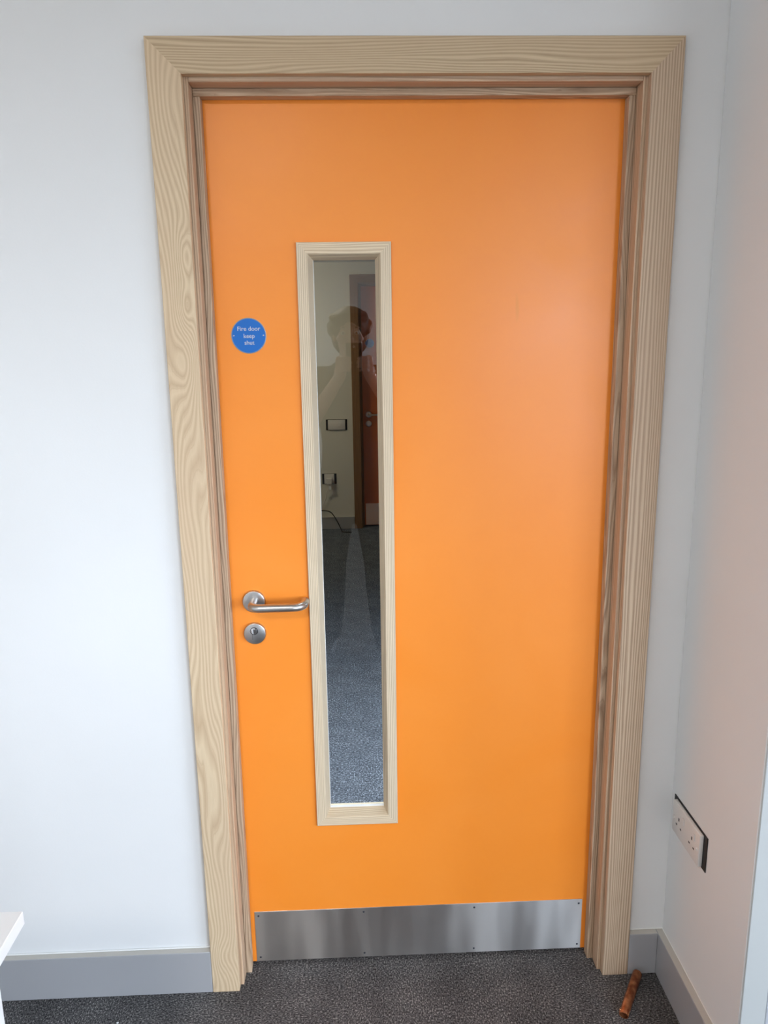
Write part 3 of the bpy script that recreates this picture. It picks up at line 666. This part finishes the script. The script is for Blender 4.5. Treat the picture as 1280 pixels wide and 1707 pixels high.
for s_ in (-1, 1):
    ell(bm, hc + Vector((s_ * .076, -.004, -.006)), (.009, .018, .031)); ell(bm, hc + Vector((s_ * .040, .062, -.022)), (.024, .026, .022)); ell(bm, hc + Vector((s_ * .013, .094, -.026)), (.008, .010, .008))
    limb(bm, [sh[s_], sh[s_].lerp(el[s_], .5), el[s_]], [.052, .046, .038])
    limb(bm, [el[s_], el[s_].lerp(wr[s_], .35), wr[s_]], [.039, .040, .026])
    limb(bm, [hip[s_], hip[s_].lerp(kn[s_], .5), kn[s_], kn[s_].lerp(ank[s_], .3), ank[s_]], [.095, .078, .056, .056, .036])
    limb(bm, [ank[s_] + Vector((0, -.03, -.045)), ank[s_] + Vector((0, .06, -.045)), ank[s_] + Vector((s_ * .012, .135, -.055))], [.036, .036, .026])
    # palm on the edge of the phone, four fingers over its back, thumb on the screen side
    ex = 0.3825 + s_ * .041
    palm0, palm1 = wr[s_] + Vector((0, .012, .010)), Vector((ex + s_ * .020, -1.642, 1.470))
    limb(bm, [wr[s_], wr[s_].lerp(palm1, .5)], [.026, .030], sy=.75)
    limb(bm, [Vector((ex + s_ * .022, -1.652, 1.440)), Vector((ex + s_ * .024, -1.642, 1.500))], [.024, .019], sy=.75)
    for f, (dz, ln, r_) in enumerate(((.062, .036, .0082), (.044, .040, .0086), (.025, .038, .0084), (.007, .030, .0074))):
        z0 = 1.440 + dz
        a0 = Vector((ex + s_ * .020, -1.640, z0)); a1 = Vector((ex + s_ * .014, -1.622, z0 + .004)); a2 = Vector((ex - s_ * .006, -1.6185, z0 + .006)); a3 = Vector((ex - s_ * (ln - .012), -1.6190, z0 + .002))
        limb(bm, [a0, a1, a2, a3], [r_ * 1.08, r_, r_ * .93, r_ * .80], n=12)
    limb(bm, [Vector((ex + s_ * .020, -1.660, 1.455)), Vector((ex + s_ * .006, -1.656, 1.475)), Vector((ex - s_ * .014, -1.6450, 1.487))], [.0135, .0105, .0088], n=12)
body = fused('body', bm, M_skin, ps, PBs, .0048, 5)
# clothes
bm = bmesh.new()
limb(bm, [(PX, PY - .02, .90), (PX, PY - .015, 1.08), (PX, PY - .02, 1.24), (PX, PY - .03, 1.35)], [.162, .150, .162, .160], sy=.70)
limb(bm, [sh[-1], sh[1]], [.064, .064]); limb(bm, [(PX, PY - .035, 1.36), (PX, PY - .030, 1.455)], [.100, .068])
for s_ in (-1, 1): limb(bm, [sh[s_], sh[s_].lerp(el[s_], .75)], [.066, .062])
o = fused('shirt', bm, M_shirt, ps, PBs, .010); o['label'] = 'dark short-sleeved shirt'
bm = bmesh.new(); limb(bm, [(PX, PY - .02, .90), (PX, PY - .02, .97)], [.158, .152], sy=.72)
for s_ in (-1, 1): limb(bm, [hip[s_], hip[s_].lerp(kn[s_], .5), kn[s_], kn[s_].lerp(ank[s_], .4), ank[s_] + Vector((0, 0, .02))], [.105, .090, .072, .070, .058])
o = fused('trousers', bm, M_trouser, ps, PBs, .010); o['label'] = 'dark trousers'
for s_ in (-1, 1):
    bm = bmesh.new(); q = ank[s_]
    limb(bm, [Vector((q.x, q.y - .045, .045)), Vector((q.x, q.y + .05, .043)), Vector((q.x + s_ * .013, q.y + .150, .034))], [.043, .043, .033]); limb(bm, [Vector((q.x, q.y, .06)), Vector((q.x, q.y, .10))], [.046, .044])
    for v in bm.verts: v.co.z = max(v.co.z, 0.0)
    fused('shoe', bm, M_shoe, ps, PBs, .006, 2)
# hair: a full rounded mass over crown, sides and back
bm = bmesh.new()
ell(bm, hc + Vector((0, -.026, .040)), (.098, .104, .092)); ell(bm, hc + Vector((0, -.062, -.010)), (.092, .062, .100))
for k in range(26):
    a_ = math.pi * 2 * k / 26; up_ = random.uniform(.0, .075)
    if math.sin(a_) > .55: up_ = max(up_, .062)
    ell(bm, hc + Vector((.088 * math.cos(a_), -.030 + .098 * math.sin(a_) * (.88 if math.sin(a_) > 0 else 1), .012 + up_)), (.024, .024, .026), sub=2)
fused('hair', bm, M_hair, ps, PBs, .006, 3)
for s_ in (-1, 1):
    bm = bmesh.new(); ell(bm, hc + Vector((s_ * .031, .0775, .004)), (.0130, .0115, .0085)); ey = obj('eye', bm, M_eye, body, PBs, smooth=True)
for s_ in (-1, 1):
    bm = bmesh.new(); ell(bm, hc + Vector((s_ * .031, .0880, .004)), (.0050, .0020, .0050), sub=2); obj('iris', bm, M_iris, body, PBs, smooth=True)
    bm = bmesh.new(); limb(bm, [hc + Vector((s_ * .016, .0925, .025)), hc + Vector((s_ * .032, .0920, .029)), hc + Vector((s_ * .048, .0800, .024))], [.003, .0035, .002]); obj('eyebrow', bm, M_hair, body, PBs, smooth=True)
bm = bmesh.new(); ell(bm, hc + Vector((0, .0845, -.056)), (.023, .008, .0045)); ell(bm, hc + Vector((0, .0845, -.063)), (.019, .008, .0050)); obj('lips', bm, M_lip, body, PBs, smooth=True)
# the phone (held, a thing of its own); the camera looks out from its upper edge
ph = empty('phone', (0.3825, -1.6325, 1.4250)); tag(ph, 'dark phone held upright in both hands of the mirrored person', 'phone'); HB = ph.location.copy()
sm_ = smooth_by_angle(obj('phone_body', box((0.3465, -1.6375, 1.4250), (0.4185, -1.6290, 1.5700), .0035, 3), M_black, ph, HB))
obj('screen', box((0.3490, -1.6383, 1.4275), (0.4160, -1.6376, 1.5675)), plain('phone_glass', (0.01, 0.01, 0.012, 1), 0.05), ph, HB)
bm = bmesh.new(); add_lathe(bm, [(.0060, -1.6289), (.0060, -1.6278), (.0045, -1.6274)], (0.3825, 0, 1.5532), n=24); smooth_by_angle(obj('camera_lens', bm, M_steel, ph, HB))
